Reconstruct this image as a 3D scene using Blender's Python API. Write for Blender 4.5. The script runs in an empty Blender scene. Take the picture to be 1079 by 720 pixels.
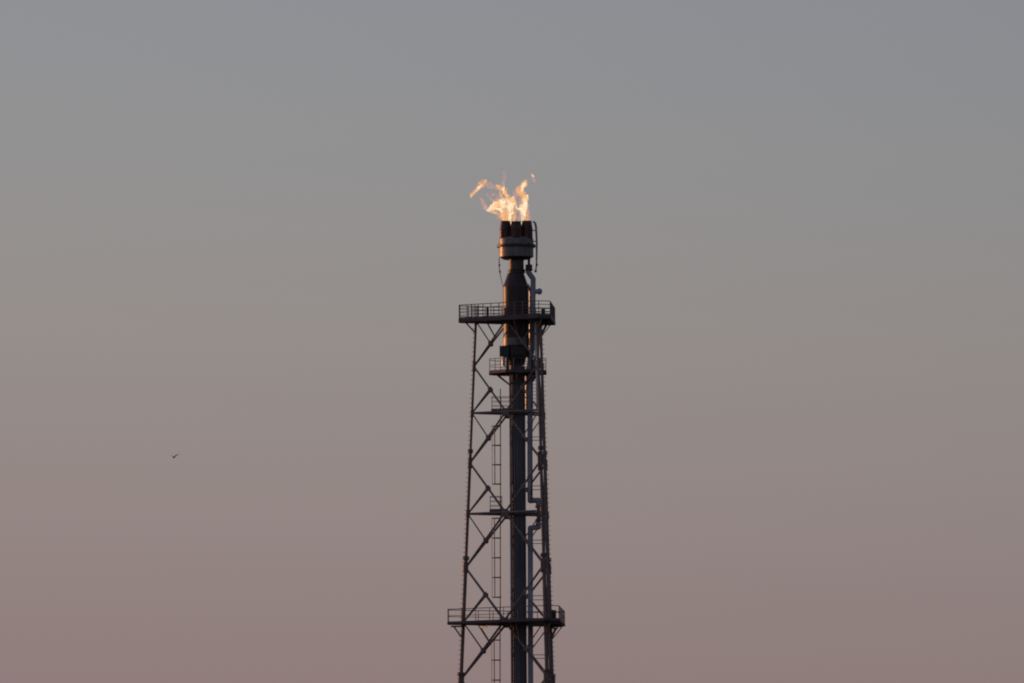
import bpy, math, random
from mathutils import Vector, noise
random.seed(7)
sc = bpy.context.scene
PI = math.pi

# ------------------------------------------------------------------ camera
ELEV = math.atan2(79.0, 1100.0)
ROLL = 0.006
HC = 81.0
cd = bpy.data.cameras.new("camera")
cam = bpy.data.objects.new("camera", cd)
sc.collection.objects.link(cam)
cam.location = (0, -1100, 2)
cam.rotation_euler = (PI / 2 + ELEV, 0, 0)
cam.rotation_mode = 'XYZ'
# roll about the view axis
cam.rotation_euler = (cam.rotation_euler.to_matrix() @ __import__('mathutils').Matrix.Rotation(-ROLL, 3, 'Z')).to_euler()
cd.sensor_width = 36
DIST = math.hypot(1100, 79)
PXM = 12.0                       # photograph pixels per metre at the tower
cd.lens = 36 * DIST / (1079 / PXM)
cd.clip_start = 1
cd.clip_end = 60000
sc.camera = cam

# ------------------------------------------------------------------ sky and sun
SUN_EL, SUN_ROT = math.radians(2.2), math.radians(-57)     # azimuth measured from +Y towards +X
w = bpy.data.worlds.new("World"); sc.world = w; w.use_nodes = True
nt = w.node_tree; N = nt.nodes; L = nt.links
for n in list(N): N.remove(n)
out = N.new('ShaderNodeOutputWorld'); bg = N.new('ShaderNodeBackground')
tc = N.new('ShaderNodeTexCoord'); sep = N.new('ShaderNodeSeparateXYZ')
L.new(tc.outputs['Generated'], sep.inputs[0])
m1 = N.new('ShaderNodeMath'); m1.operation = 'MULTIPLY_ADD'        # dusk band dips away from the sun
L.new(sep.outputs['X'], m1.inputs[0]); m1.inputs[1].default_value = 0.05
L.new(sep.outputs['Z'], m1.inputs[2])
mr = N.new('ShaderNodeMapRange'); mr.inputs['From Min'].default_value = -0.1; mr.inputs['From Max'].default_value = 0.9
L.new(m1.outputs[0], mr.inputs['Value'])
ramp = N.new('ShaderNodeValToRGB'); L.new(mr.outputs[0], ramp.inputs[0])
def s2l(c): return tuple((x / 255 / 12.92) if x / 255 <= .04045 else ((x / 255 + .055) / 1.055) ** 2.4 for x in c)
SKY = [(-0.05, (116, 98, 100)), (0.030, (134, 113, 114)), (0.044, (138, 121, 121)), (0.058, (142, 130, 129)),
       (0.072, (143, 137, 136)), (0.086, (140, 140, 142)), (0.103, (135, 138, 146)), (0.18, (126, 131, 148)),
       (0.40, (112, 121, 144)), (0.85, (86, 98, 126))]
cr = ramp.color_ramp
cr.interpolation = 'EASE' if False else 'LINEAR'
while len(cr.elements) < len(SKY): cr.elements.new(0.5)
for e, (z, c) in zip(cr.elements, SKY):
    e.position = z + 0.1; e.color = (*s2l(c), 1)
# physically based low-sun glow, only noticeable near the sun
sk = N.new('ShaderNodeTexSky'); sk.sky_type = 'NISHITA'; sk.sun_disc = False
sk.sun_elevation = SUN_EL; sk.sun_rotation = SUN_ROT
sk.air_density = 1.0; sk.dust_density = 2.0
mixs = N.new('ShaderNodeMixRGB'); mixs.blend_type = 'ADD'; mixs.inputs[0].default_value = 0.008
L.new(ramp.outputs[0], mixs.inputs[1]); L.new(sk.outputs[0], mixs.inputs[2])
# the sky grows a little darker on the side away from the sun
az = N.new('ShaderNodeMapRange'); az.interpolation_type = 'SMOOTHSTEP'
az.inputs['From Min'].default_value = -0.06; az.inputs['From Max'].default_value = 0.32; az.inputs['To Min'].default_value = 1.05; az.inputs['To Max'].default_value = 0.68
L.new(sep.outputs['X'], az.inputs['Value'])
dk_ = N.new('ShaderNodeVectorMath'); dk_.operation = 'SCALE'
L.new(mixs.outputs[0], dk_.inputs[0]); L.new(az.outputs[0], dk_.inputs['Scale'])
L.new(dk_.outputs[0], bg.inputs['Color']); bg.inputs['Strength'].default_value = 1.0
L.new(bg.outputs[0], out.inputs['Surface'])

sd = bpy.data.lights.new("sun", 'SUN'); sd.energy = 1.6; sd.angle = math.radians(0.5); sd.color = (1.0, 0.42, 0.17)
sun = bpy.data.objects.new("sun", sd); sc.collection.objects.link(sun)
sdir = Vector((math.sin(SUN_ROT) * math.cos(SUN_EL), math.cos(SUN_ROT) * math.cos(SUN_EL), math.sin(SUN_EL)))
sun.rotation_euler = sdir.to_track_quat('Z', 'Y').to_euler()
sun.location = (-60, 60, 120)

sc.view_settings.view_transform = 'Standard'; sc.view_settings.look = 'None'
sc.view_settings.exposure = 0; sc.view_settings.gamma = 1
sc.cycles.max_bounces = 6; sc.cycles.transparent_max_bounces = 32
sc.cycles.filter_width = 2.0

# ------------------------------------------------------------------ materials
def mat(name, base, var=0.35, rough=0.55, metal=0.0, scale=3.0, second=None, streak=False, bump=0.0):
    m = bpy.data.materials.new(name); m.use_nodes = True
    t = m.node_tree; n = t.nodes; l = t.links
    b = n['Principled BSDF']
    co = n.new('ShaderNodeTexCoord'); mp = n.new('ShaderNodeMapping')
    l.new(co.outputs['Object'], mp.inputs[0])
    if streak: mp.inputs['Scale'].default_value = (1, 1, 0.18)
    nz = n.new('ShaderNodeTexNoise'); nz.inputs['Scale'].default_value = scale; nz.inputs['Detail'].default_value = 6
    nz.inputs['Roughness'].default_value = 0.65
    l.new(mp.outputs[0], nz.inputs['Vector'])
    r = n.new('ShaderNodeValToRGB'); l.new(nz.outputs['Fac'], r.inputs[0])
    r.color_ramp.elements[0].position = 0.32; r.color_ramp.elements[1].position = 0.68
    lo = tuple(x * (1 - var) for x in base); hi = second or tuple(min(1, x * (1 + var)) for x in base)
    r.color_ramp.elements[0].color = (*lo, 1); r.color_ramp.elements[1].color = (*hi, 1)
    l.new(r.outputs[0], b.inputs['Base Color'])
    b.inputs['Roughness'].default_value = rough; b.inputs['Metallic'].default_value = metal
    if bump:
        bm_ = n.new('ShaderNodeBump'); bm_.inputs['Strength'].default_value = bump; bm_.inputs['Distance'].default_value = 0.05
        l.new(nz.outputs['Fac'], bm_.inputs['Height']); l.new(bm_.outputs[0], b.inputs['Normal'])
    return m
M = {
 'leg':    mat('weathered_steel', (.13, .115, .13), .4, .6, .0, 4.5, (.28, .165, .13)),
 'brace':  mat('brace_steel', (.17, .155, .17), .4, .55, .0, 3.0, (.31, .20, .165)),
 'deck':   mat('deck_steel', (.080, .064, .072), .3, .6, .0, 1.2, (.14, .078, .080)),
 'rail':   mat('rail_steel', (.10, .085, .092), .3, .5, .0, 2.0),
 'gusset': mat('gusset_steel', (.12, .11, .12), .35, .5, .0, 4.0, (.20, .12, .10)),
 'mast':   mat('mast_steel', (.085, .090, .115), .3, .5, .0, 1.2, (.135, .125, .135), streak=True),
 'shroud': mat('scorched_shroud', (.020, .016, .020), .4, .42, .2, 1.3, (.075, .034, .028), streak=True),
 'dark':   mat('sooty_steel', (.020, .018, .022), .4, .5, .0, 3.0, (.04, .022, .020)),
 'tip':    mat('burnt_alloy', (.020, .015, .018), .5, .45, .2, 5.0, (.15, .045, .032), streak=True),
 'drum':   mat('bright_steel_cladding', (.155, .142, .14), .4, .44, .9, 2.2, streak=True),
 'band':   mat('tarnished_band', (.17, .15, .14), .3, .46, .9, 3.0),
 'neck':   mat('heat_stained_neck', (.085, .065, .058), .3, .45, .6, 2.5, streak=True),
 'sky_sheen':   mat('sky_sheen_strip', (.24, .24, .255), .25, .8, .0, 1.5, streak=True),  # pale tone stands in for sky light along the mast's left side
 'chalk':  mat('chalky_pipe', (.72, .67, .66), .2, .6, .0, 2.0),
 'sunpink': mat('sun_tinted_box', (.42, .27, .26), .25, .5, .0, 3.0),  # pink of the low sunlight is put into the base colour
 'ring':   mat('dull_ring', (.16, .145, .15), .25, .45, .5, 3.0),
 'pipe':   mat('blue_grey_pipe', (.28, .285, .315), .4, .45, .1, 1.5, streak=True),
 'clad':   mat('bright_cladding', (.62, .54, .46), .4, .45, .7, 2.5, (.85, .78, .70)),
 'red':    mat('oxide_red', (.17, .085, .08), .3, .6, .0, 3.0),
 'pale':   mat('pale_box', (.75, .68, .58), .2, .4, .6, 3.0),
 'cond':   mat('pale_conduit', (.26, .235, .25), .2, .5, .0, 2.0),
 'brown':  mat('brown_conduit', (.13, .065, .06), .2, .5, .0, 2.0),
 'cabinet': mat('green_grey_cabinet', (.022, .036, .036), .3, .5, .0, 3.0),
 'bird':   mat('feather_brown', (.045, .037, .033), .3, .8, .0, 20.0),
 'ground': mat('dry_ground', (.12, .10, .08), .3, .95, .0, 0.01, (.15, .14, .10)),
}

# ------------------------------------------------------------------ mapping and mesh helpers
def img(px, py, d=0.0):
    """point of the place seen at photograph position (px,py), d metres beyond the tower plane"""
    u = (px - 539.5) / PXM; v = (360 - py) / PXM
    return Vector((u + ROLL * v, d, HC + (v - ROLL * u) / math.cos(ELEV) + d * math.tan(ELEV)))
AX = (544.6 - 539.5) / PXM                 # stack axis
def zz(py): return HC + (360 - py) / PXM / math.cos(ELEV)
p_ = lambda v: v / PXM

class MB:
    def __init__(s): s.v = []; s.f = []; s.sm = []
    def ring_loft(s, rings, closed_ends=True, smooth=True):
        b = len(s.v); n = len(rings[0])
        for r in rings: s.v += [Vector(q) for q in r]
        for i in range(len(rings) - 1):
            for k in range(n):
                k2 = (k + 1) % n
                s.f.append((b + i*n + k, b + i*n + k2, b + (i+1)*n + k2, b + (i+1)*n + k)); s.sm.append(smooth)
        if closed_ends:
            for r, rev in ((rings[0], True), (rings[-1], False)):
                c = len(s.v); s.v += [Vector(q) for q in r]
                idx = list(range(c, c + n))
                s.f.append(tuple(reversed(idx)) if rev else tuple(idx)); s.sm.append(False)
        return s
    def tube(s, p0, p1, r0, r1=None, n=8):
        return s.path([p0, p1], [r0, r0 if r1 is None else r1], n)
    def path(s, pts, rads, n=8):
        pts = [Vector(q) for q in pts]
        if not isinstance(rads, (list, tuple)): rads = [rads] * len(pts)
        rings = []; ref = None
        for i, q in enumerate(pts):
            if i == 0: t = pts[1] - pts[0]
            elif i == len(pts) - 1: t = pts[-1] - pts[-2]
            else: t = (pts[i+1] - q).normalized() + (q - pts[i-1]).normalized()
            t.normalize()
            if ref is None:
                a = Vector((0, 0, 1)) if abs(t.z) < .9 else Vector((1, 0, 0))
                ref = t.cross(a).normalized()
            ref = (ref - t * ref.dot(t)).normalized(); bi = t.cross(ref)
            rings.append([q + (ref * math.cos(2*PI*k/n) + bi * math.sin(2*PI*k/n)) * rads[i] for k in range(n)])
        return s.ring_loft(rings)
    def box(s, c, sz, rz=0.0):
        b = len(s.v); cx, sx = math.cos(rz), math.sin(rz)
        for z in (-.5, .5):
            for x, y in ((-.5, -.5), (.5, -.5), (.5, .5), (-.5, .5)):
                X, Y = x * sz[0], y * sz[1]
                s.v.append(Vector((c[0] + X*cx - Y*sx, c[1] + X*sx + Y*cx, c[2] + z * sz[2])))
        for f in ((0,3,2,1), (4,5,6,7), (0,1,5,4), (1,2,6,5), (2,3,7,6), (3,0,4,7)):
            s.f.append(tuple(b + i for i in f)); s.sm.append(False)
        return s
    def bar(s, p0, p1, wd, ht, up=Vector((0, 0, 1))):
        """rectangular bar between two points"""
        p0, p1 = Vector(p0), Vector(p1); t = (p1 - p0).normalized()
        if abs(t.dot(up)) > .98: up = Vector((0, 1, 0))
        a = t.cross(up).normalized(); b_ = a.cross(t).normalized()
        R = [[p + a*x*wd/2 + b_*y*ht/2 for x, y in ((-1,-1), (1,-1), (1,1), (-1,1))] for p in (p0, p1)]
        return s.ring_loft(R, smooth=False)
    def lathe(s, prof, cx, cy, n=40, caps=True, smooth=True):
        """prof: list of (r, z); sharp corners keep their own vertices"""
        for (r0, z0), (r1, z1) in zip(prof[:-1], prof[1:]):
            b = len(s.v)
            for r, z in ((r0, z0), (r1, z1)):
                s.v += [Vector((cx + r*math.cos(2*PI*k/n), cy + r*math.sin(2*PI*k/n), z)) for k in range(n)]
            for k in range(n):
                k2 = (k + 1) % n
                s.f.append((b+k, b+k2, b+n+k2, b+n+k)); s.sm.append(smooth)
        if caps:
            for (r, z), rev in ((prof[0], True), (prof[-1], False)):
                if r < 1e-5: continue
                c = len(s.v)
                s.v += [Vector((cx + r*math.cos(2*PI*k/n), cy + r*math.sin(2*PI*k/n), z)) for k in range(n)]
                i = list(range(c, c+n)); s.f.append(tuple(reversed(i)) if rev else tuple(i)); s.sm.append(False)
        return s
    def build(s, name, m, parent=None, **props):
        root = parent
        while root is not None and root.parent is not None: root = root.parent
        off = root.location if root is not None else Vector((0, 0, 0))
        base = off.copy()
        me = bpy.data.meshes.new(name)
        if parent is None:                      # own origin at the base of the thing
            xs = [q.x for q in s.v]; ys = [q.y for q in s.v]
            base = Vector(((min(xs)+max(xs))/2, (min(ys)+max(ys))/2, min(q.z for q in s.v)))
        me.from_pydata([tuple(q - base) for q in s.v], [], s.f)
        me.polygons.foreach_set('use_smooth', s.sm); me.update()
        me.materials.append(M[m] if isinstance(m, str) else m)
        o = bpy.data.objects.new(name, me); sc.collection.objects.link(o)
        if parent is None: o.location = base
        else: o.parent = parent
        for k, v in props.items(): o[k] = v
        return o

def thing(name, loc, label, cat, group=None):
    o = bpy.data.objects.new(name, None); sc.collection.objects.link(o)
    o.location = loc; o.empty_display_size = 0.5
    o['label'] = label; o['category'] = cat
    if group: o['group'] = group
    return o

# ------------------------------------------------------------------ ground
g = MB(); S = 30000; K = 24
for j in range(K + 1):
    for i in range(K + 1):
        g.v.append(Vector((-S + 2*S*i/K, -S + 2*S*j/K, 0)))
for j in range(K):
    for i in range(K):
        a = j*(K+1) + i; g.f.append((a, a+1, a+K+2, a+K+1)); g.sm.append(False)
g.build('ground', 'ground', kind='structure')
MB().box((AX, 0, 0.15), (22, 22, 0.3)).build('concrete_foundation', 'ring', kind='structure')

# ------------------------------------------------------------------ three-legged derrick
TC = Vector((AX + p_(1.2), 0, 0))
tower = thing('flare_derrick', (TC.x, 0, 0.3), 'tall dark three-legged lattice derrick with braced sides, railed decks and ladders holding the flare stack', 'lattice tower')
PSI = math.radians(3.0)
def RR(py): return p_(44.4 + 0.0475 * (py - 340))
def leg_pt(k, py, z=None):
    a = {0: PI, 1: -PI/3, 2: PI/3}[k] - PSI           # 0 = left, 1 = right near, 2 = right far
    r = RR(py)
    return Vector((TC.x + r*math.cos(a), r*math.sin(a), zz(py)))
LEV = [338.0, 435.0, 541.0, 655.0, 776.0, 903.0, 1036.0, 1175.0, 1326.0]
FL = [475.0, 587.5, 709.5, 840.0, 975.0, 1110.0, 1250.0]
def leg_r(py):
    if py < 475: return p_(1.35)
    if py < 587: return p_(1.65)
    if py < 709: return p_(2.0)
    return p_(2.35)
for k in range(3):
    stops = [333.0] + FL + [1328.0]
    b = MB()
    for y0, y1 in zip(stops[:-1], stops[1:]):
        b.tube(leg_pt(k, y0), leg_pt(k, y1), leg_r((y0+y1)/2), n=12)
    lg = b.build('leg', 'leg', tower)
    for y in FL[:4]:
        r = leg_r(y+1) * 1.85
        f = MB()
        f.tube(leg_pt(k, y-2.1), leg_pt(k, y-.25), r*.8, r, n=12)
        f.tube(leg_pt(k, y+.25), leg_pt(k, y+2.1), r, r*.8, n=12)
        f.build('splice_flange', 'gusset', lg)
    # step bolts
    if k in (0, 2):
        sb = MB(); dirv = Vector((-1, 0.1, 0)) if k == 0 else Vector((1, 0.1, 0))
        y = 346.0; i = 0
        while y < 730:
            q = leg_pt(k, y); sd_ = dirv if True else -dirv
            sb.tube(q, q + sd_.normalized() * (leg_r(y) + .15), .021, n=5)
            y += 4.9
        sb.build('step_bolt', 'dark', lg, kind='stuff')

off = Vector((p_(3.4), -p_(1.0), 0))
tray = MB().bar(leg_pt(1, 339) + off, leg_pt(1, 800) + off, p_(2.4), .10, Vector((0, -1, 0))).build('cable_tray', 'leg', tower)
y = 350.0
while y < 725:
    q = leg_pt(1, y) + off; MB().box((q.x - .02, q.y - .07, q.z), (.10, .05, .13)).build('cable_clip', 'cond', tray); y += 11.5 + 7*random.random()
def mid(a, b, t=.5): return a.lerp(b, t)
def gus(c, n, w_, h_, th=.07):
    """gusset plate, normal n, with chamfered corners"""
    n = n.normalized(); up = Vector((0, 0, 1)); a = up.cross(n).normalized(); u = n.cross(a).normalized()
    prof = [(-.5,-.28), (-.28,-.5), (.28,-.5), (.5,-.28), (.5,.28), (.28,.5), (-.28,.5), (-.5,.28)]
    R = [[c + a*x*w_ + u*y*h_ + n*s_*th/2 for x, y in prof] for s_ in (-1, 1)]
    return MB().ring_loft(R, smooth=False)
FACES = [(0, 1), (0, 2), (1, 2)]
for i, (y0, y1) in enumerate(zip(LEV[:-1], LEV[1:])):
    detail = y0 < 720
    ym = (y0 + y1) / 2 - 0.5
    k_ = 1.0 + 0.10 * i
    for (a, b) in FACES:
        A0, B0, A1, B1 = leg_pt(a, y0), leg_pt(b, y0), leg_pt(a, y1), leg_pt(b, y1)
        AM, BM = leg_pt(a, ym), leg_pt(b, ym)
        C0, C1 = mid(A0, B0), mid(A1, B1)
        nrm = (B0 - A0).cross(A1 - A0)
        rb = p_(1.0) * min(k_, 1.25)
        for P, Q in ((C0, AM), (C0, BM), (AM, C1), (BM, C1)):
            MB().tube(P, Q, rb, n=8).build('brace', 'brace', tower)
            if detail:
                gm = mid(P, Q)
                gus(gm, nrm, p_(4.4), p_(5.0), .10).build('gusset', 'gusset', tower)
        if detail:
            for P, (U, V) in ((A0, (C0, AM)), (B0, (C0, BM)), (A1, (AM, C1)), (B1, (BM, C1))):
                MB().tube(P, mid(U, V), p_(.62) if P in (A0, B0) else p_(.85), n=6).build('strut', 'brace', tower)
            gus(C0 - Vector((0, 0, p_(.5))), nrm, p_(9), p_(8.5), .10).build('gusset', 'gusset', tower)
        MB().tube(A0, B0, p_(1.15), n=8).build('beam', 'brace', tower)
    if detail:
        for k in range(3):                                 # sleeves where the diagonals meet the legs
            MB().tube(leg_pt(k, ym-5.5), leg_pt(k, ym+5.5), leg_r(ym)*1.45, n=12).build('node_sleeve', 'gusset', tower)
            MB().tube(leg_pt(k, y0-3.5), leg_pt(k, y0+4), leg_r(y0)*1.4, n=12).build('node_sleeve', 'gusset', tower)
        ms = [mid(leg_pt(a, y0), leg_pt(b, y0)) for a, b in FACES]
        if i > 0:
            for a, b in ((0, 1), (1, 2), (2, 0)):
                MB().tube(ms[a], ms[b], p_(.9), n=8).build('beam', 'brace', tower)
            gr = MB()                                       # guide collar round the stack
            gr.lathe([(p_(9.4), zz(y0+2)), (p_(11), zz(y0+2)), (p_(11), zz(y0-2)), (p_(9.4), zz(y0-2)), (p_(9.4), zz(y0+2))], AX, 0, 28, False, False)
            gr.build('guide_collar', 'gusset', tower)
            for q in ms:
                dv = Vector((AX, 0, q.z)) - q
                MB().tube(q, q + dv * max(0, (dv.length - p_(10.6)) / dv.length), p_(.75), n=6).build('guide_arm', 'brace', tower)

# ---- railed platforms
def poly_pts(kind, c, ra, o=0):
    if kind == 'hex':        # triangle with cut corners round the three legs
        inr, cut = ra
        pts = []
        for k, a in enumerate((PI, -PI/3, PI/3)):
            a -= PSI; h = (2*inr - cut) * math.tan(PI/6)
            ux, uy = math.cos(a), math.sin(a)
            for s_ in (1, -1):                               # counter-clockwise order is restored below
                pts.append((c.x + ux*cut - uy*h*s_*-1, c.y + uy*cut + ux*h*s_*-1))
        pts.sort(key=lambda q: math.atan2(q[1]-c.y, q[0]-c.x))
        return pts
    if kind == 'oct':
        r = ra / math.cos(PI/8)
        return [(c.x + r*math.cos(PI/8 + k*PI/4), c.y + r*math.sin(PI/8 + k*PI/4)) for k in range(8)]
    if kind == 'box':
        x0, x1, y0, y1 = ra
        return [(x0, y0), (x1, y0), (x1, y1), (x0, y1)]

def platform(pts, ztop, thick, rail_h, nrails, step, hole=None, beam_h=.3, rail_r=.032, post_r=.034, toe=.14, skip=(), label=None):
    n = len(pts); d = MB()
    if hole:
        cx, cy, hr = hole; K = 48; outer = []; inner = []
        for k in range(K):
            a = 2*PI*k/K; dx, dy = math.cos(a), math.sin(a); best = None
            for i in range(n):
                (x0, y0), (x1, y1) = pts[i], pts[(i+1) % n]
                ex, ey = x1-x0, y1-y0; den = dx*ey - dy*ex
                if abs(den) < 1e-9: continue
                t = ((x0-cx)*ey - (y0-cy)*ex)/den; u = ((x0-cx)*dy - (y0-cy)*dx)/den
                if t > 0 and -1e-6 <= u <= 1+1e-6 and (best is None or t < best): best = t
            outer.append((cx+dx*best, cy+dy*best)); inner.append((cx+dx*hr, cy+dy*hr))
        R = [[Vector((x, y, z)) for x, y in ring] for ring, z in ((inner, ztop), (outer, ztop), (outer, ztop-thick), (inner, ztop-thick), (inner, ztop))]
        d.ring_loft(R, False, False)
    else:
        d.ring_loft([[Vector((x, y, ztop-thick)) for x, y in pts], [Vector((x, y, ztop)) for x, y in pts]], True, False)
    dk = d.build('platform', 'deck', tower)
    if label: dk['label'] = label
    cxm = sum(q[0] for q in pts)/n; cym = sum(q[1] for q in pts)/n
    for i in range(n):
        if i in skip: continue
        a = Vector((*pts[i], ztop)); b = Vector((*pts[(i+1) % n], ztop)); Ln = (b-a).length
        e = (b-a)/Ln; nout = Vector((e.y, -e.x, 0))
        bb = MB().bar(a + nout*.035 - Vector((0,0,beam_h/2-.02)) + e*.01, b + nout*.035 - Vector((0,0,beam_h/2-.02)) - e*.01, .06, beam_h)
        bb.build('edge_beam', 'deck', dk)
        MB().bar(a + nout*.02 + Vector((0,0,toe/2+.03)), b + nout*.02 + Vector((0,0,toe/2+.03)), .016, toe).build('toe_board', 'deck', dk)
        m_ = max(1, round(Ln/step))
        for j in range(m_):
            q = a + e*Ln*j/m_
            MB().tube(q + Vector((0,0,.02)), q + Vector((0,0,rail_h)), post_r, n=6).build('post', 'rail', dk)
        for j in range(nrails):
            h = rail_h * (nrails - j)/nrails + (0.0 if j else 0)
            MB().tube(a + Vector((0,0,h)), b + Vector((0,0,h)), rail_r if j == 0 else rail_r*.8, n=6).build('rail', 'rail', dk)
    return dk

# upper service deck
zu = zz(336.0)
ptsU = poly_pts('hex', TC, (p_(36.6), p_(61.5)))
up = platform(ptsU, zu, .08, 1.21, 4, .80, hole=(AX, 0, p_(15.4)), beam_h=.32, rail_r=.036, post_r=.042, toe=.10, label='upper railed service deck round the stack shroud')
# lower service deck
zl = zz(655.4)
ptsL = poly_pts('hex', TC, (p_(44.4), p_(75.2)))
lo = platform(ptsL, zl, .08, 1.16, 2, 1.45, hole=(AX, 0, p_(10.5)), beam_h=.17, rail_r=.036, post_r=.036, toe=.06, label='lower and wider railed service deck')
# joists under both decks and knee brackets out from the legs
for dk, py, o_leg, o_tip, ydrop in ((up, 338.2, 0, 60, 12.5), (lo, 659.0, 0, 73.5, 13.5)):
    for k in range(3):
        lp = leg_pt(k, py); r_ = Vector((lp.x-TC.x, lp.y, 0)).normalized()
        tip = Vector((TC.x, 0, zz(py)-.02)) + r_*p_(o_tip-1)
        MB().bar(Vector((lp.x, lp.y, tip.z)), tip, .12, .13).build('outrigger', 'dark', dk)
        foot = leg_pt(k, py+ydrop)
        MB().tube(tip - r_*.25, foot, p_(.8 if k == 0 else 1.25), n=8).build('knee_bracket', 'brace', dk)
    for a, b in FACES:                                       # brackets in the middle of each face
        c_ = mid(leg_pt(a, py), leg_pt(b, py)); r_ = Vector((c_.x-TC.x, c_.y, 0)).normalized()
        inr = p_(36 if dk is up else 43.6)
        tip = Vector((TC.x, 0, zz(py)-.02)) + r_*inr
        MB().bar(Vector((c_.x, c_.y, tip.z)), tip, .10, .12).build('outrigger', 'dark', dk)
        for t in (.27, .73):
            c2 = leg_pt(a, py).lerp(leg_pt(b, py), t); tip2 = Vector((c2.x, c2.y, tip.z)) + r_*(inr - Vector((c_.x-TC.x, c_.y, 0)).length)
            MB().bar(Vector((c2.x, c2.y, tip.z)), tip2, .09, .11).build('outrigger', 'dark', dk)
            q = leg_pt(a, py).lerp(leg_pt(b, py), .5 + (t-.5)*.55); q = Vector((q.x, q.y, zz(py+17)))
            a_, b_ = leg_pt(a, py), leg_pt(b, py)
            ctr = mid(a_, b_)
            g_ = mid(ctr, leg_pt(a if t < .5 else b, py+48), .36)
            MB().tube(tip2, g_, p_(.55), n=6).build('knee_bracket', 'brace', dk)
# extra bracing members under the decks seen between the legs
# mid platform round the stack
zm = zz(392.4)
mp = platform(poly_pts('oct', Vector((AX+p_(.8), 0, 0)), p_(29.6)), zm, .07, 1.12, 2, .8, hole=(AX, 0, p_(9.6)), beam_h=.20, rail_r=.03, post_r=.032, toe=.08, label='small eight-sided deck round the stack below the shroud')
for k in range(6):
    a = PI/6 + k*PI/3
    dx, dy = math.cos(a), math.sin(a)
    MB().bar((AX+dx*p_(9), dy*p_(9), zm-.14), (AX+dx*p_(28.5), dy*p_(28.5), zm-.14), .08, .14).build('outrigger', 'dark', mp)
    MB().tube((AX+dx*p_(25), dy*p_(25), zm-.16), (AX+dx*p_(8.6), dy*p_(8.6), zz(406)), p_(.6), n=6).build('knee_bracket', 'brace', mp)
# ladder landings
def X(px, py): return img(px, py).x
l1 = platform(poly_pts('box', None, (X(518.3, 432), X(537.5, 432), -.85, .75)), zz(432.2), .06, 1.12, 3, .8, beam_h=.16, rail_r=.028, post_r=.03, toe=.06, label='small ladder landing at the second level of beams')
l2 = platform(poly_pts('box', None, (X(516.5, 538), X(528.8, 538), -.75, .75)), zz(537.6), .06, 1.18, 3, .75, beam_h=.30, rail_r=.03, post_r=.034, toe=.06, label='small ladder landing at the third level of beams')

# ---- ladders
def ladder(px0, py0, px1, py1, d, face, cage=None, w_=.46, rung=.3, col='dark', stub=0):
    """vertical ladder; face = unit vector from the ladder plane outward to the climber"""
    a, b = img(px0, py0), img(px1, py1); a.y = b.y = d; a.z = zz(py0); b.z = zz(py1)
    f = Vector(face).normalized(); s_ = Vector((0, 0, 1)).cross(f)
    first = None
    ldr = MB().tube(a + s_*w_/2, b + s_*w_/2, .048, n=6)
    root = ldr.build('ladder', col, tower)
    MB().tube(a - s_*w_/2, b - s_*w_/2, .048, n=6).build('stringer', col, root)
    rg = MB(); n = int((b-a).length / rung)
    for i in range(n + 1):
        q = a.lerp(b, (i+.5)/(n+1)); rg.tube(q - s_*w_/2, q + s_*w_/2, .02, n=5)
    rg.build('rung', col, root, kind='stuff')
    if cage:
        c0, c1, dep = cage                                     # python px of cage top, bottom; depth in m
        top, bot = zz(c0), zz(c1)
        def arc(z): 
            pts = []
            for k in range(9):
                t = PI * k/8
                pts.append(Vector((a.x, d, z)) + s_*(.36*math.cos(t)) + f*(dep*math.sin(t)))
            return pts
        nh = max(1, round((top-bot)/1.70))
        for i in range(nh + 1):
            z = top + (bot-top)*i/nh
            MB().path([Vector((a.x,d,z)) + s_*w_/2] + arc(z) + [Vector((a.x,d,z)) - s_*w_/2], .042, 6).build('hoop', col, root)
        for k in (2, 4, 6):
            q0, q1 = arc(top)[k], arc(bot)[k]
            MB().tube(q0, q1, .042 if k != 4 else .02, n=5).build('cage_bar', col, root)
    return root
ladder(527.3, 410, 527.4, 537, 0, (-1, 0, 0), cage=(449, 510, .76))
ladder(527.2, 523, 527.2, 655, 0, (-1, 0, 0), cage=(546, 629, .76))
ladder(526.9, 640, 526.9, 776, 0, (-1, 0, 0), cage=(674, 758, .76))
ladder(563.0, 335, 563.0, 392, -.55, (0, -1, 0), w_=.30)
ladder(563.0, 378, 563.3, 434, -.9, (0, -1, 0), w_=.34, rung=.33)
# lightning / drain rods along the right-hand side
# ------------------------------------------------------------------ the stack
stack = thing('flare_stack', (AX, 0, .3), 'dark cylindrical flare stack with bulged shroud and grey burner head, standing inside the derrick', 'flare stack')
MB().lathe([(p_(8.5), .3), (p_(8.5), zz(386))], AX, 0, 40).build('mast', 'mast', stack)
for y in (423, 468, 512, 563, 612, 668):
    MB().lathe([(p_(8.5), zz(y+.5)), (p_(8.75), zz(y+.5)), (p_(8.75), zz(y-.5)), (p_(8.5), zz(y-.5))], AX, 0, 40, False).build('weld_band', 'mast', stack)
def conduit(dx, dy, y0, y1, r, m): MB().tube((AX+p_(dx), p_(dy), zz(y0)), (AX+p_(dx), p_(dy), zz(y1)), p_(r), n=8).build('conduit', m, stack)
conduit(-7.1, -4.9, 392, 800, 1.35, 'sky_sheen'); conduit(-4.6, -8.3, 378, 800, 1.0, 'dark'); conduit(2.2, -8.9, 395, 800, .5, 'mast'); conduit(-3.4, -9.3, 378, 800, .45, 'cond'); conduit(-5.6, -7.6, 390, 541, .55, 'brown')  # leftmost wide one is added: its pale colour paints the mast's sky-lit edge
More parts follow.
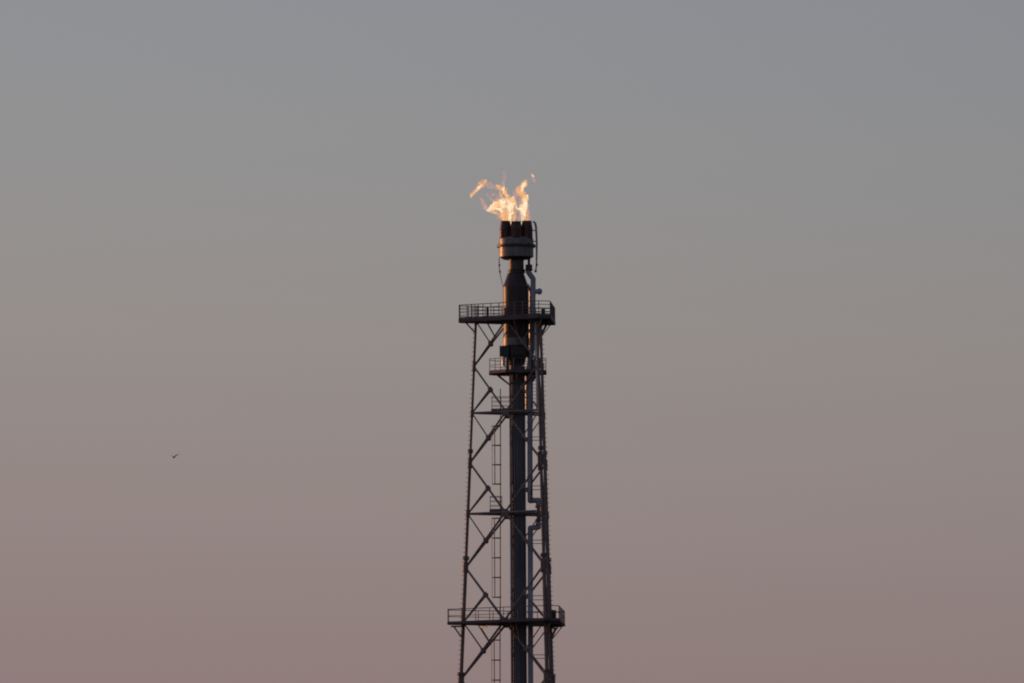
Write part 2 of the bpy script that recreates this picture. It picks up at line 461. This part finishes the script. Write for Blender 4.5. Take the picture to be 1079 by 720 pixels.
sh = MB().lathe([(p_(8.6), zz(385)), (p_(10.5), zz(376.6)), (p_(13.4), zz(376.4)), (p_(13.9), zz(365.5)), (p_(13.5), zz(364.8)), (p_(13.5), zz(302.6)), (p_(8.7), zz(288.4)), (p_(8.7), zz(287.6))], AX-p_(.7), 0, 44)
shroud = sh.build('shroud', 'shroud', stack)
for y in (355.3, 318.0, 303.0):
    MB().lathe([(p_(13.5), zz(y+.6)), (p_(13.85), zz(y+.6)), (p_(13.85), zz(y-.6)), (p_(13.5), zz(y-.6))], AX-p_(.7), 0, 44, False).build('stiffener_ring', 'shroud', shroud)
MB().lathe([(p_(13.55), zz(364.4)), (p_(13.95), zz(364.2)), (p_(13.95), zz(356.6)), (p_(13.55), zz(356.4))], AX-p_(.7), 0, 44, False).build('insulation_band', 'band', stack)
MB().lathe([(p_(8.2), zz(288)), (p_(9.2), zz(288)), (p_(9.2), zz(284.2)), (p_(7.9), zz(284.0))], AX, 0, 36).build('neck_collar', 'dark', stack)
MB().lathe([(p_(7.9), zz(285)), (p_(7.9), zz(272))], AX, 0, 36).build('neck', 'neck', stack)
dr = MB().lathe([(p_(8.0), zz(273.8)), (p_(13.5), zz(273.6)), (p_(18.1), zz(271.0)), (p_(18.1), zz(260.4))], AX, 0, 48).build('drum', 'drum', stack)
MB().lathe([(p_(17.5), zz(261.0)), (p_(20.4), zz(260.8)), (p_(20.4), zz(258.3)), (p_(17.5), zz(258.1))], AX, 0, 48).build('flange', 'dark', stack)
MB().lathe([(p_(18.2), zz(258.3)), (p_(18.2), zz(252.2)), (p_(17.0), zz(250.8)), (p_(14), zz(250.6))], AX, 0, 48).build('manifold_ring', 'ring', stack)
for k in range(12):                                   # flange bolts / lugs
    a = 2*PI*(k+.5)/12
    MB().tube((AX+p_(19)*math.cos(a), p_(19)*math.sin(a), zz(261.4)), (AX+p_(19)*math.cos(a), p_(19)*math.sin(a), zz(257.2)), .05, n=6).build('bolt', 'dark', stack)
def nozzle(dx, dy, ytop):
    cx, cy = AX+p_(dx), p_(dy)
    b = MB().lathe([(p_(6.2), zz(251)), (p_(6.1), zz(242)), (p_(5.3), zz(ytop+3)), (p_(5.1), zz(ytop+.5)), (p_(4.9), zz(ytop)), (p_(4.3), zz(ytop)), (p_(4.2), zz(248))], cx, cy, 24)
    nz_ = b.build('nozzle', 'tip', stack)
    MB().lathe([(p_(6.1), zz(242.6)), (p_(6.35), zz(242.5)), (p_(6.35), zz(241.7)), (p_(6.0), zz(241.6))], cx, cy, 24, False).build('rim', 'tip', nz_)
    for k in range(4):
        a = PI/4 + k*PI/2
        MB().bar((cx+p_(6.1)*math.cos(a), cy+p_(6.1)*math.sin(a), zz(250.5)), (cx+p_(6.0)*math.cos(a), cy+p_(6.0)*math.sin(a), zz(242)), .05, .05).build('fin', 'tip', nz_)
for k in range(6):
    a = PI/2 + k*PI/3
    nozzle(13.0*math.cos(a), 12.2*math.sin(a), 233.4 if abs(math.cos(a)) > .1 else 234.4)
nozzle(0, 0, 233.4)
# soot tray beneath the nozzles is the manifold ring's own top; pilot lines
def pathimg(pts): return [img(x, y, d) for x, y, d in pts]
pl = MB().path(pathimg([(561.3, 233.8, -.2), (562.6, 233.9, -.2), (564.0, 235.5, -.2), (564.8, 239, -.2), (565.2, 246, -.2), (565.6, 256, -.2), (565.5, 268, -.2), (565.3, 279, -.2), (564.3, 286.5, -.2)]), [.06, .09, .10, .10, .095, .09, .08, .075, .065], 8).build('pilot_line', 'pipe', stack)
for x, y in ((565.5, 279), (564.4, 286)):
    q = img(x, y, -.2); MB().tube(q - Vector((0,0,.09)), q + Vector((0,0,.09)), .11, n=10).build('coupling', 'dark', pl)
for y, x0 in ((243, 560.5), (254.5, 562)):
    MB().tube(img(x0, y, -.15), img(565.3, y, -.2), .045, n=6).build('clamp', 'dark', pl)
cb = MB().path(pathimg([(525.9, 272, -.1), (526.0, 280, -.1), (526.6, 287, -.1), (527.8, 293, -.2), (529.3, 299, -.3), (530.6, 303, -.4)]), [.045, .045, .045, .035, .03, .03], 6).build('pilot_line', 'rail', stack)
for y in (279.5, 286.5):
    q = img(526.2 if y < 283 else 526.7, y, -.1); MB().tube(q - Vector((0,0,.08)), q + Vector((0,0,.08)), .085, n=8).build('coupling', 'dark', cb)
# equipment fixed to the stack under the shroud
MB().box((X(531.3, 370.8), -.75, zz(370.9)), (p_(9.8), .8, p_(10.8))).build('cabinet', 'cabinet', stack)
MB().box((X(545.2, 371), -p_(13.2), zz(371.0)), (p_(14), .3, p_(9.0))).build('cabinet', 'dark', stack)
MB().tube((X(530.5, 378), -.5, zz(377)), (X(530.5, 386), -.5, zz(386.0)), p_(1.9), n=12).build('ignition_canister', 'pale', stack)
MB().tube((X(535, 378), -.6, zz(376)), (X(535, 386), -.6, zz(391.0)), p_(1.3), n=10).build('drain_pot', 'dark', stack)
MB().tube((X(530.5, 378), -.5, zz(385.5)), (X(536.5, 386), -.4, zz(389)), p_(.6), n=8).build('drain_tube', 'dark', stack)

# ------------------------------------------------------------------ pipes
riser = thing('riser_pipe', (AX+p_(14), 0, .3), 'blue-grey riser pipe running up the right side of the stack with a squared expansion bend', 'pipe')
D = -.35
def seg(pts, r, m, name, par, n=14): return MB().path(pathimg(pts), r, n).build(name, m, par)
def elbow(pts, rad=.35, n=5):
    """round the corners of a polyline of image points"""
    P = [Vector(p) for p in pts]; o = [P[0]]
    for i in range(1, len(P)-1):
        a, b, c = P[i-1], P[i], P[i+1]; u = (a-b); v = (c-b); r = min(rad, u.length*.45, v.length*.45)
        s_, e_ = b+u.normalized()*r, b+v.normalized()*r
        for k in range(n+1):
            t = k/n; o.append(s_*(1-t)**2 + b*2*t*(1-t) + e_*t*t)
    o.append(P[-1]); return [tuple(q) for q in o]
low = [(562.4, 1300, D), (559.6, 800, D), (559.0, 556, D), (570.0, 554, D-.1)]
seg(elbow([(564.5, 1320, D), (559.0, 700, D), (558.8, 556.3, D), (567.3, 555.3, D), (567.0, 550.5, D)], .22), p_(2.85), 'pipe', 'pipe_run', riser)
seg([(567.0, 550.8, D), (568.0, 541, D), (567.5, 532.5, D)], p_(2.3), 'red', 'pipe_run', riser)
seg(elbow([(567.4, 533, D), (567.6, 527.0, D), (558.6, 527.6, D), (558.4, 480, D), (558.6, 378, D), (561.2, 366, D), (561.8, 294, D), (556.6, 286.5, D), (556.6, 282, D)], .22), p_(2.85), 'pipe', 'pipe_run', riser)
MB().tube(img(557.3, 285.5, D), img(557.3, 279.0, D), p_(3.7), n=14).build('valve', 'dark', riser)
MB().tube(img(557.3, 285.0, D), img(557.3, 284.2, D), p_(4.4), n=14).build('pipe_flange', 'dark', riser)
MB().tube(img(557.3, 279.8, D), img(557.3, 271.5, D), p_(1.5), n=10).build('pipe_run', 'dark', riser)
MB().path([img(561.5, 307.3, D), img(568.6, 307.3, D-.1)], [p_(2.6), p_(2.6)], 14).build('branch_stub', 'pipe', riser)
MB().path([img(567.0, 307.3, D-.1), img(568.0, 307.3, D-.1), img(569.6, 307.3, D-.12), img(571.3, 307.4, D-.12)], [p_(3.3), p_(3.5), p_(3.2), p_(1.6)], 16).build('blind_cap', 'pipe', riser)
for y, x in ((534, 567.5), (548, 567.5)):
    MB().tube(img(x, y-1, D), img(x, y+1, D), p_(3.6), n=14).build('pipe_flange', 'red', riser)
for y, x in ((445, 558.5), (503, 558.5), (575, 558.8), (620, 558.9), (680, 559.0)):
    MB().tube(img(x, y-.9, D), img(x, y+.9, D), p_(3.3), n=14).build('pipe_flange', 'pipe', riser)
# slim support arms that hold the riser to the right-hand legs
for y in (512.0, 516.0, 569.0, 572.6, 627.5, 631.8, 689.5, 693.3, 460.5, 464):
    q = img(559, y, D); b = leg_pt(1, y); 
    MB().tube(q, Vector((b.x, q.y, q.z)), .035, n=6).build('support_arm', 'brace', riser)

for y0, y1 in ((479, 499), (592, 606), (708, 722)):
    q0, q1 = leg_pt(1, y0), leg_pt(1, y1); o_ = Vector((-p_(2.6), -.1, 0))
    MB().tube(q0 + o_, q1 + o_, p_(1.0), n=8).build('conduit_sleeve', 'red', tower)
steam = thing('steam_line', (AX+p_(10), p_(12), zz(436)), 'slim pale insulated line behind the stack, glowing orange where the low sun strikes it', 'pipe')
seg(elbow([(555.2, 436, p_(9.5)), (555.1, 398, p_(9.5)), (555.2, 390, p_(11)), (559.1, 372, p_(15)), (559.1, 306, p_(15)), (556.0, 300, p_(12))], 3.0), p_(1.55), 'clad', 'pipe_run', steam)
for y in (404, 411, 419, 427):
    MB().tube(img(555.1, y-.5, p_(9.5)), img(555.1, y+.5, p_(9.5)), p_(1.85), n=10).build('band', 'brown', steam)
drain = thing('drain_line', (AX+p_(19), 0, zz(434)), 'thin pale grey line running down just left of the near right leg', 'pipe')
seg([(564.2, 338, -3.1), (564.4, 372, -3.15), (565.2, 392, -3.2), (566.2, 432, -3.3)], .075, 'chalk', 'pipe_run', drain, 8)
for y in (352, 380, 410):
    x = 564.2 + (y-338)*.02
    MB().tube(img(x, y-.7, -3.14), img(x, y+.7, -3.14), .11, n=8).build('clamp', 'dark', drain)
jb = thing('control_box', img(563, 391, -.6), 'small control box tinted pink as if by low sun, on the right part of the small middle deck', 'control box')
MB().box(img(563.0, 384.0, -.6), (p_(3.8), .3, p_(9.5))).build('body', 'sunpink', jb)
MB().box(img(562.6, 375.2, -.6), (p_(2.2), .2, p_(2.2))).build('lamp_housing', 'pale', jb)
MB().tube(img(562.8, 379.2, -.6), img(562.7, 376, -.6), .05, n=6).build('stem', 'dark', jb)
MB().tube(img(563, 388.7, -.6), img(563.0, 392.4, -.6), .06, n=6).build('leg', 'dark', jb)
# boxes and bottles that darken the right-hand end of the upper deck
def deckbox(name, px, py, d, wx, wy, hh, m, label, cat, z):
    o = thing(name, Vector((X(px, py), d, z)), label, cat)
    x = X(px, py)
    MB().box((x, d, z + .12 + hh/2), (wx, wy, hh)).build('body', m, o)
    MB().box((x, d - wy/2 - .012, z + .12 + hh/2), (wx*.8, .024, hh*.84)).build('door', m, o)
    for s_ in (-1, 1): MB().box((x + s_*wx*.38, d, z + .06), (.06, wy*.9, .12)).build('foot', 'dark', o)
    return o
deckbox('control_cabinet', 572.4, 330, -.6, .34, .5, .72, 'cabinet', 'narrow dark control cabinet at the right-hand end of the upper deck', 'cabinet', zu)
deckbox('tool_locker', 513.8, 330, .3, .22, .3, .92, 'dark', 'slim dark upright locker on the upper deck, left of the shroud', 'locker', zu)
mpn = MB()
for i in range(9): mpn.box((X(497.5+.8*i, 330), -.9+.03*i, zu+.58), (.014, .014, 1.0))
for i in range(9): mpn.box((X(500.7, 330), -.88, zu+.1+.12*i), (.56, .014, .014))
mpn.build('mesh_panel', 'rail', up, kind='stuff')
for px in (497.0, 504.0): MB().box((X(px, 330), -.88, zu+.6), (.10, .10, 1.16)).build('panel_post', 'deck', up)
deckbox('lower_control_cabinet', 583.5, 650, -.2, .42, .6, .9, 'dark', 'dark cabinet at the right-hand end of the lower deck', 'cabinet', zl)

# ------------------------------------------------------------------ fire
def flame_mat(name, hot, cool, strength, alpha, nscale=2.8, lo=.12):
    m = bpy.data.materials.new(name); m.use_nodes = True
    t = m.node_tree; n = t.nodes; l = t.links
    for q in list(n): n.remove(q)
    o = n.new('ShaderNodeOutputMaterial'); em = n.new('ShaderNodeEmission'); tr = n.new('ShaderNodeBsdfTransparent'); mx = n.new('ShaderNodeMixShader')
    co = n.new('ShaderNodeTexCoord'); mp_ = n.new('ShaderNodeMapping'); mp_.inputs['Scale'].default_value = (1, 1, .55)
    nz = n.new('ShaderNodeTexNoise'); nz.inputs['Scale'].default_value = nscale; nz.inputs['Detail'].default_value = 5; nz.inputs['Distortion'].default_value = 1.1
    l.new(co.outputs['Object'], mp_.inputs[0]); l.new(mp_.outputs[0], nz.inputs['Vector'])
    rp = n.new('ShaderNodeValToRGB'); l.new(nz.outputs['Fac'], rp.inputs[0])
    rp.color_ramp.elements[0].position = .36; rp.color_ramp.elements[1].position = .60
    rp.color_ramp.elements[0].color = (*cool, 1); rp.color_ramp.elements[1].color = (*hot, 1)
    l.new(rp.outputs[0], em.inputs['Color']); em.inputs['Strength'].default_value = strength
    lw = n.new('ShaderNodeLayerWeight'); lw.inputs['Blend'].default_value = .5
    inv = n.new('ShaderNodeMapRange'); inv.interpolation_type = 'SMOOTHSTEP'
    inv.inputs['From Min'].default_value = .88; inv.inputs['From Max'].default_value = .05; inv.inputs['To Min'].default_value = 0; inv.inputs['To Max'].default_value = alpha
    l.new(lw.outputs['Facing'], inv.inputs['Value'])
    nm = n.new('ShaderNodeMapRange'); nm.inputs['From Min'].default_value = .34; nm.inputs['From Max'].default_value = .56; nm.inputs['To Min'].default_value = lo
    l.new(nz.outputs['Fac'], nm.inputs['Value'])
    mu = n.new('ShaderNodeMath'); mu.operation = 'MULTIPLY'; l.new(inv.outputs[0], mu.inputs[0]); l.new(nm.outputs[0], mu.inputs[1])
    l.new(mu.outputs[0], mx.inputs[0]); l.new(tr.outputs[0], mx.inputs[1]); l.new(em.outputs[0], mx.inputs[2])
    l.new(mx.outputs[0], o.inputs['Surface'])
    return m
F_hot = flame_mat('flame_hot', (1.0, .87, .58), (1.0, .50, .22), 1.08, .85)
F_mid = flame_mat('flame_mid', (1.0, .60, .26), (.92, .25, .08), .96, .66, 4.0, .03)
F_wisp = flame_mat('flame_wisp', (.78, .44, .36), (.50, .27, .27), .9, .42, 3.4, .0)
def tongue(parent, pts, m, rough=.33, n=16, seed=0):
    P = [img(x, y, d) for x, y, r, d in pts]; R = [p_(r * 1.32) for x, y, r, d in pts]
    # Catmull-Rom resample
    sub = 7; C = []; Q = []
    for i in range(len(P)-1):
        p0, p1, p2, p3 = P[max(i-1,0)], P[i], P[i+1], P[min(i+2,len(P)-1)]
        for k in range(sub):
            t = k/sub
            C.append(.5*((2*p1)+(p2-p0)*t+(2*p0-5*p1+4*p2-p3)*t*t+(3*p1-p0-3*p2+p3)*t**3)); Q.append(R[i]*(1-t)+R[i+1]*t)
    C.append(P[-1]); Q.append(R[-1])
    rings = []; ref = None
    for i, c in enumerate(C):
        t = (C[min(i+1,len(C)-1)] - C[max(i-1,0)]).normalized()
        if ref is None: ref = t.cross(Vector((0.2, 1, 0.1))).normalized()
        ref = (ref - t*ref.dot(t)).normalized(); bi = t.cross(ref)
        ring = []
        for k in range(n):
            a = 2*PI*k/n; dv = ref*math.cos(a) + bi*math.sin(a)
            q = c + dv*Q[i]
            nn = noise.noise(q*2.6 + Vector((seed*7.3, 0, 0))) + .6*noise.noise(q*6.0 + Vector((0, seed*3.1, 0)))
            ring.append(c + dv*Q[i]*max(.15, 1 + rough*2.2*nn))
        rings.append(ring)
    b = MB().ring_loft(rings, True, True)
    return b.build('tongue', m, parent)
fl = thing('flame', img(535, 234, 0), 'broad ragged flame blown left from the left-hand nozzles', 'flame')
for j, (pts, m) in enumerate([
    ([(538,236,1.0,0),(537.2,230,1.5,0),(537,224,1.9,0),(537.2,218,2.4,0),(538.5,213.5,2.9,0),(540.5,209.5,2.0,.1),(541,206.5,.4,.1)], F_hot),
    ([(537.5,235,1.5,.2),(534.5,229,2.6,.2),(532.5,224,3.0,.1),(530,219,2.8,0),(525,216.5,2.6,-.1),(520,218,1.8,-.1),(516,221,.6,0)], F_mid),
    ([(539,216,1.2,-.2),(534,213,2.4,-.3),(528,214.5,2.8,-.3),(522,216.5,2.9,-.3),(517.5,220,2.2,-.2),(512.5,221.8,.5,-.2)], F_hot),
    ([(536,233,1.6,-.2),(531,229,2.4,-.2),(527,226,1.7,-.2),(522,224.5,1.2,-.1),(517,223,.4,-.1)], F_mid),
    ([(541,216,1.0,.2),(537,211,1.7,.2),(534.2,208,1.6,.1),(532.2,204.5,1.6,0),(529.8,200.5,1.9,0),(526,197.5,1.5,-.1),(522.8,194.8,.4,-.1)], F_mid),
    ([(534.5,207.5,.5,-.1),(532.5,204,1.0,-.1),(530.5,200.5,1.1,-.1),(531.5,196.5,.3,0)], F_hot),
    ([(534,210,.7,.3),(528,209,1.9,.3),(523,209.5,1.7,.3),(518.5,212,.5,.3)], F_wisp),
    ([(513.5,223,.5,.1),(511,218.5,1.6,.1),(509,213.5,1.2,.1),(508,209.5,.3,.1)], F_wisp),
    ([(531,198,.5,.2),(530.4,193,1.5,.2),(531,187,1.5,.2),(531,180.5,.4,.2)], F_wisp),
    ([(528,200,.5,.2),(524,197.5,1.7,.2),(519,196.5,2.0,.2),(514.5,194,1.9,.2),(510,192.5,.5,.2)], F_wisp),
    ([(529.5,202,.3,.3),(526.5,199.5,.9,.3),(522,198.8,1.1,.3),(518.5,197,.4,.3)], F_wisp),
    ([(519,196.5,.3,.1),(515.5,194.8,.9,.1),(512,193.5,1.0,.1),(509.5,193,.3,.1)], F_wisp),
    ([(522,213,.4,.1),(518,210.5,1.0,.1),(514.5,207,.8,.1),(513,203.5,.3,.1)], F_wisp),
    ([(531,210,.4,-.1),(528,206.5,1.0,-.1),(527,203,.8,-.1),(527.5,199.5,.3,-.1)], F_mid),
    ([(514,222,.6,.4),(511,217,1.4,.4),(508.5,212,1.3,.4),(505,208,.4,.4)], F_wisp),
    ([(527,207,.5,.5),(523,205,1.4,.5),(519,205.5,1.5,.5),(516,208,.4,.5)], F_wisp),
    ([(530,224,.6,-.7),(526,221,1.6,-.7),(521,219.5,1.6,-.7),(516.5,216,.5,-.7)], F_hot),
    ([(541,214,.6,-.6),(537.5,210.5,1.3,-.6),(534,206,1.5,-.6),(533,201.5,1.2,-.6),(534,198,.3,-.6)], F_mid),
    ([(543,212,.5,-.4),(543.5,208,1.3,-.4),(541.5,204,.9,-.4),(541.5,200.5,.3,-.4)], F_wisp),
    ([(544,219,.6,0),(542.5,215,1.6,0),(541,211,1.8,0),(540,207,.6,0)], F_mid),
    ([(541,233,1.6,.5),(542,228,2.4,.5),(541.5,222,1.8,.5),(540,217,.5,.5)], F_mid),
    ([(533,216,.6,.6),(528,213.5,2.2,.6),(523,214,2.6,.6),(519,217.5,2.2,.6),(515,219.5,.5,.6)], F_mid),
    ([(538,231,1.2,.7),(533,226,2.6,.7),(529,222,3.0,.7),(524,220.5,2.4,.7),(519,221.5,.6,.7)], F_wisp),
    ([(540,226,.8,-.5),(538,221,2.0,-.5),(534,217.5,2.0,-.5),(530,218,1.2,-.5),(527,220.5,.4,-.5)], F_hot),
    ([(545,224,.6,.8),(543,217,2.4,.8),(539,211,2.8,.8),(534,207,2.2,.8),(531,203,.6,.8)], F_wisp),
    ([(536,234,.9,.9),(532,231,1.6,.9),(527,229.5,1.4,.9),(522,229,.4,.9)], F_wisp),
    ([(531,234,1.2,.3),(530,230,2.0,.3),(529,226,1.4,.3),(528,222,.4,.3)], F_mid),
    ]): tongue(fl, pts, m, seed=j)
fr = thing('flame', img(551, 234, 0), 'tall narrow flame rising straight from the right-hand nozzles', 'flame')
for j, (pts, m) in enumerate([
    ([(550.6,237,.9,0),(550.6,231,1.3,0),(550.8,225,1.9,0),(551.6,219,2.6,0),(552.6,213.5,2.8,0),(554.5,208.5,2.0,.1),(556,205,.5,.1)], F_hot),
    ([(552.5,212,1.2,-.2),(551,206.5,2.2,-.2),(548.5,202,2.8,-.2),(549.5,198,3.2,-.1),(552,194.5,2.9,0),(554.3,191.3,1.8,0),(555.3,189.6,.5,0)], F_mid),
    ([(550.5,203,.6,-.4),(550.2,199,1.5,-.4),(552,195.5,1.6,-.3),(553.8,192.8,.5,-.3)], F_hot),
    ([(552,223,.8,-.2),(548.5,219.8,1.6,-.2),(545.2,219.6,1.1,-.2),(543.6,217.5,.4,-.2)], F_hot),
    ([(554.5,234.5,1.4,.4),(555.6,230,1.9,.4),(555.6,224,1.4,.4),(554.6,218,.5,.4)], F_mid),
    ([(547.5,234,1.0,.4),(547.5,228,1.8,.4),(548.5,222,1.4,.4),(549,217,.5,.4)], F_wisp),
    ([(549,226,.8,.6),(547.5,220,2.4,.6),(549,213,3.0,.6),(551,206,2.6,.6),(549,200,1.8,.6),(547,195,.5,.6)], F_wisp),
    ([(553,228,.8,-.6),(551.5,221,1.8,-.6),(553.3,214,1.9,-.6),(552.5,208,.5,-.6)], F_hot),
    ([(555,211,.5,-.5),(553,207,1.6,-.5),(549.5,205,1.8,-.5),(546,202,1.4,-.5),(544.5,198.5,.4,-.5)], F_mid),
    ([(557,234,.8,.7),(557.5,229,1.6,.7),(556.5,222,1.7,.7),(556.5,215,.5,.7)], F_wisp),
    ([(548,208,.6,.2),(545.5,204,1.7,.2),(544.5,200,1.6,.2),(546,196,.5,.2)], F_wisp),
    ]): tongue(fr, pts, m, seed=20+j)
fw = thing('flame_wisp', img(504, 208, 0), 'detached slanting orange wisp of fire at the far left of the flames', 'flame')
for j, (pts, m) in enumerate([
    ([(495.8,208.5,.4,0),(497.5,205,1.5,0),(501,201.5,1.5,0),(504,198,1.9,0),(507.5,195,2.9,0),(510.3,192,2.8,0),(512.3,189,.7,0)], F_mid),
    ([(499,204,.4,-.2),(502.5,200.5,1.0,-.2),(505.5,197,1.4,-.2),(508.5,194.2,.5,-.2)], F_hot)]): tongue(fw, pts, m, rough=.2, seed=40+j)
fs = thing('flame_wisp', img(561, 188, 0), 'tiny pale speck of fire above and right of the tall flame', 'flame')
tongue(fs, [(562.2,186.5,.3,0),(561.4,185.2,.75,0),(560.6,184.4,.75,0),(560.0,183.8,.3,0)], F_hot, rough=.2, seed=51)
tongue(fs, [(563.5,193,.3,.1),(562.6,189.5,1.2,.1),(561,186,1.4,.1),(558.8,181.5,.3,.1)], F_wisp, rough=.2, seed=52)

# ------------------------------------------------------------------ bird
bc = img(183.4, 482.3, 0)
bb = MB()
body = [(-.17,0,.015,.006), (-.13,0,.01,.022), (-.05,0,0,.055), (.03,0,0,.068), (.10,0,.012,.055), (.15,0,.028,.036), (.18,0,.032,.034), (.205,0,.03,.022), (.235,0,.022,.006)]
hd = Vector((-.35, -.93, .05)).normalized(); sd2 = Vector((0, 0, 1)).cross(hd).normalized()
def BP(a, s_, z): return bc + hd*a + sd2*s_ + Vector((0, 0, z))
rings = []
for a, s_, z, r in body: rings.append([BP(a, r*math.cos(2*PI*k/12), z + r*.9*math.sin(2*PI*k/12)) for k in range(12)])
bb.ring_loft(rings)
def wing(sg, tipz, span):
    st = [(0.03, 0.02, .17, .022), (.22, .38, .16, .016), (.45, .74, .13, .012), (.72, .93, .09, .009), (1.0, 1.0, .02, .004)]
    R = []
    for s_, zf, ch, th in st:
        z = tipz*zf; sw = -.10*s_*s_ + (.04 if s_ < .5 else .02)
        R.append([BP(sw + x*ch*1.1, sg*span*s_, z + y*th*1.5 + x*ch*.35) for x, y in ((.5,0), (.2,1), (-.2,.7), (-.5,0), (-.2,-.5), (.2,-.6))])
    bb.ring_loft(R)
wing(1, .27, .50); wing(-1, .18, .34)
# tail
bb.ring_loft([[BP(-.14, s_, .012+z) for s_, z in ((-.03,-.008), (.03,-.008), (.03,.008), (-.03,.008))],
              [BP(-.28, s_, .02+z) for s_, z in ((-.07,-.004), (.07,-.004), (.07,.004), (-.07,.004))]], True, False)
bird = bb.build('bird', 'bird')
bird['label'] = 'small dark bird flying with raised wings far left of the tower'; bird['category'] = 'bird'
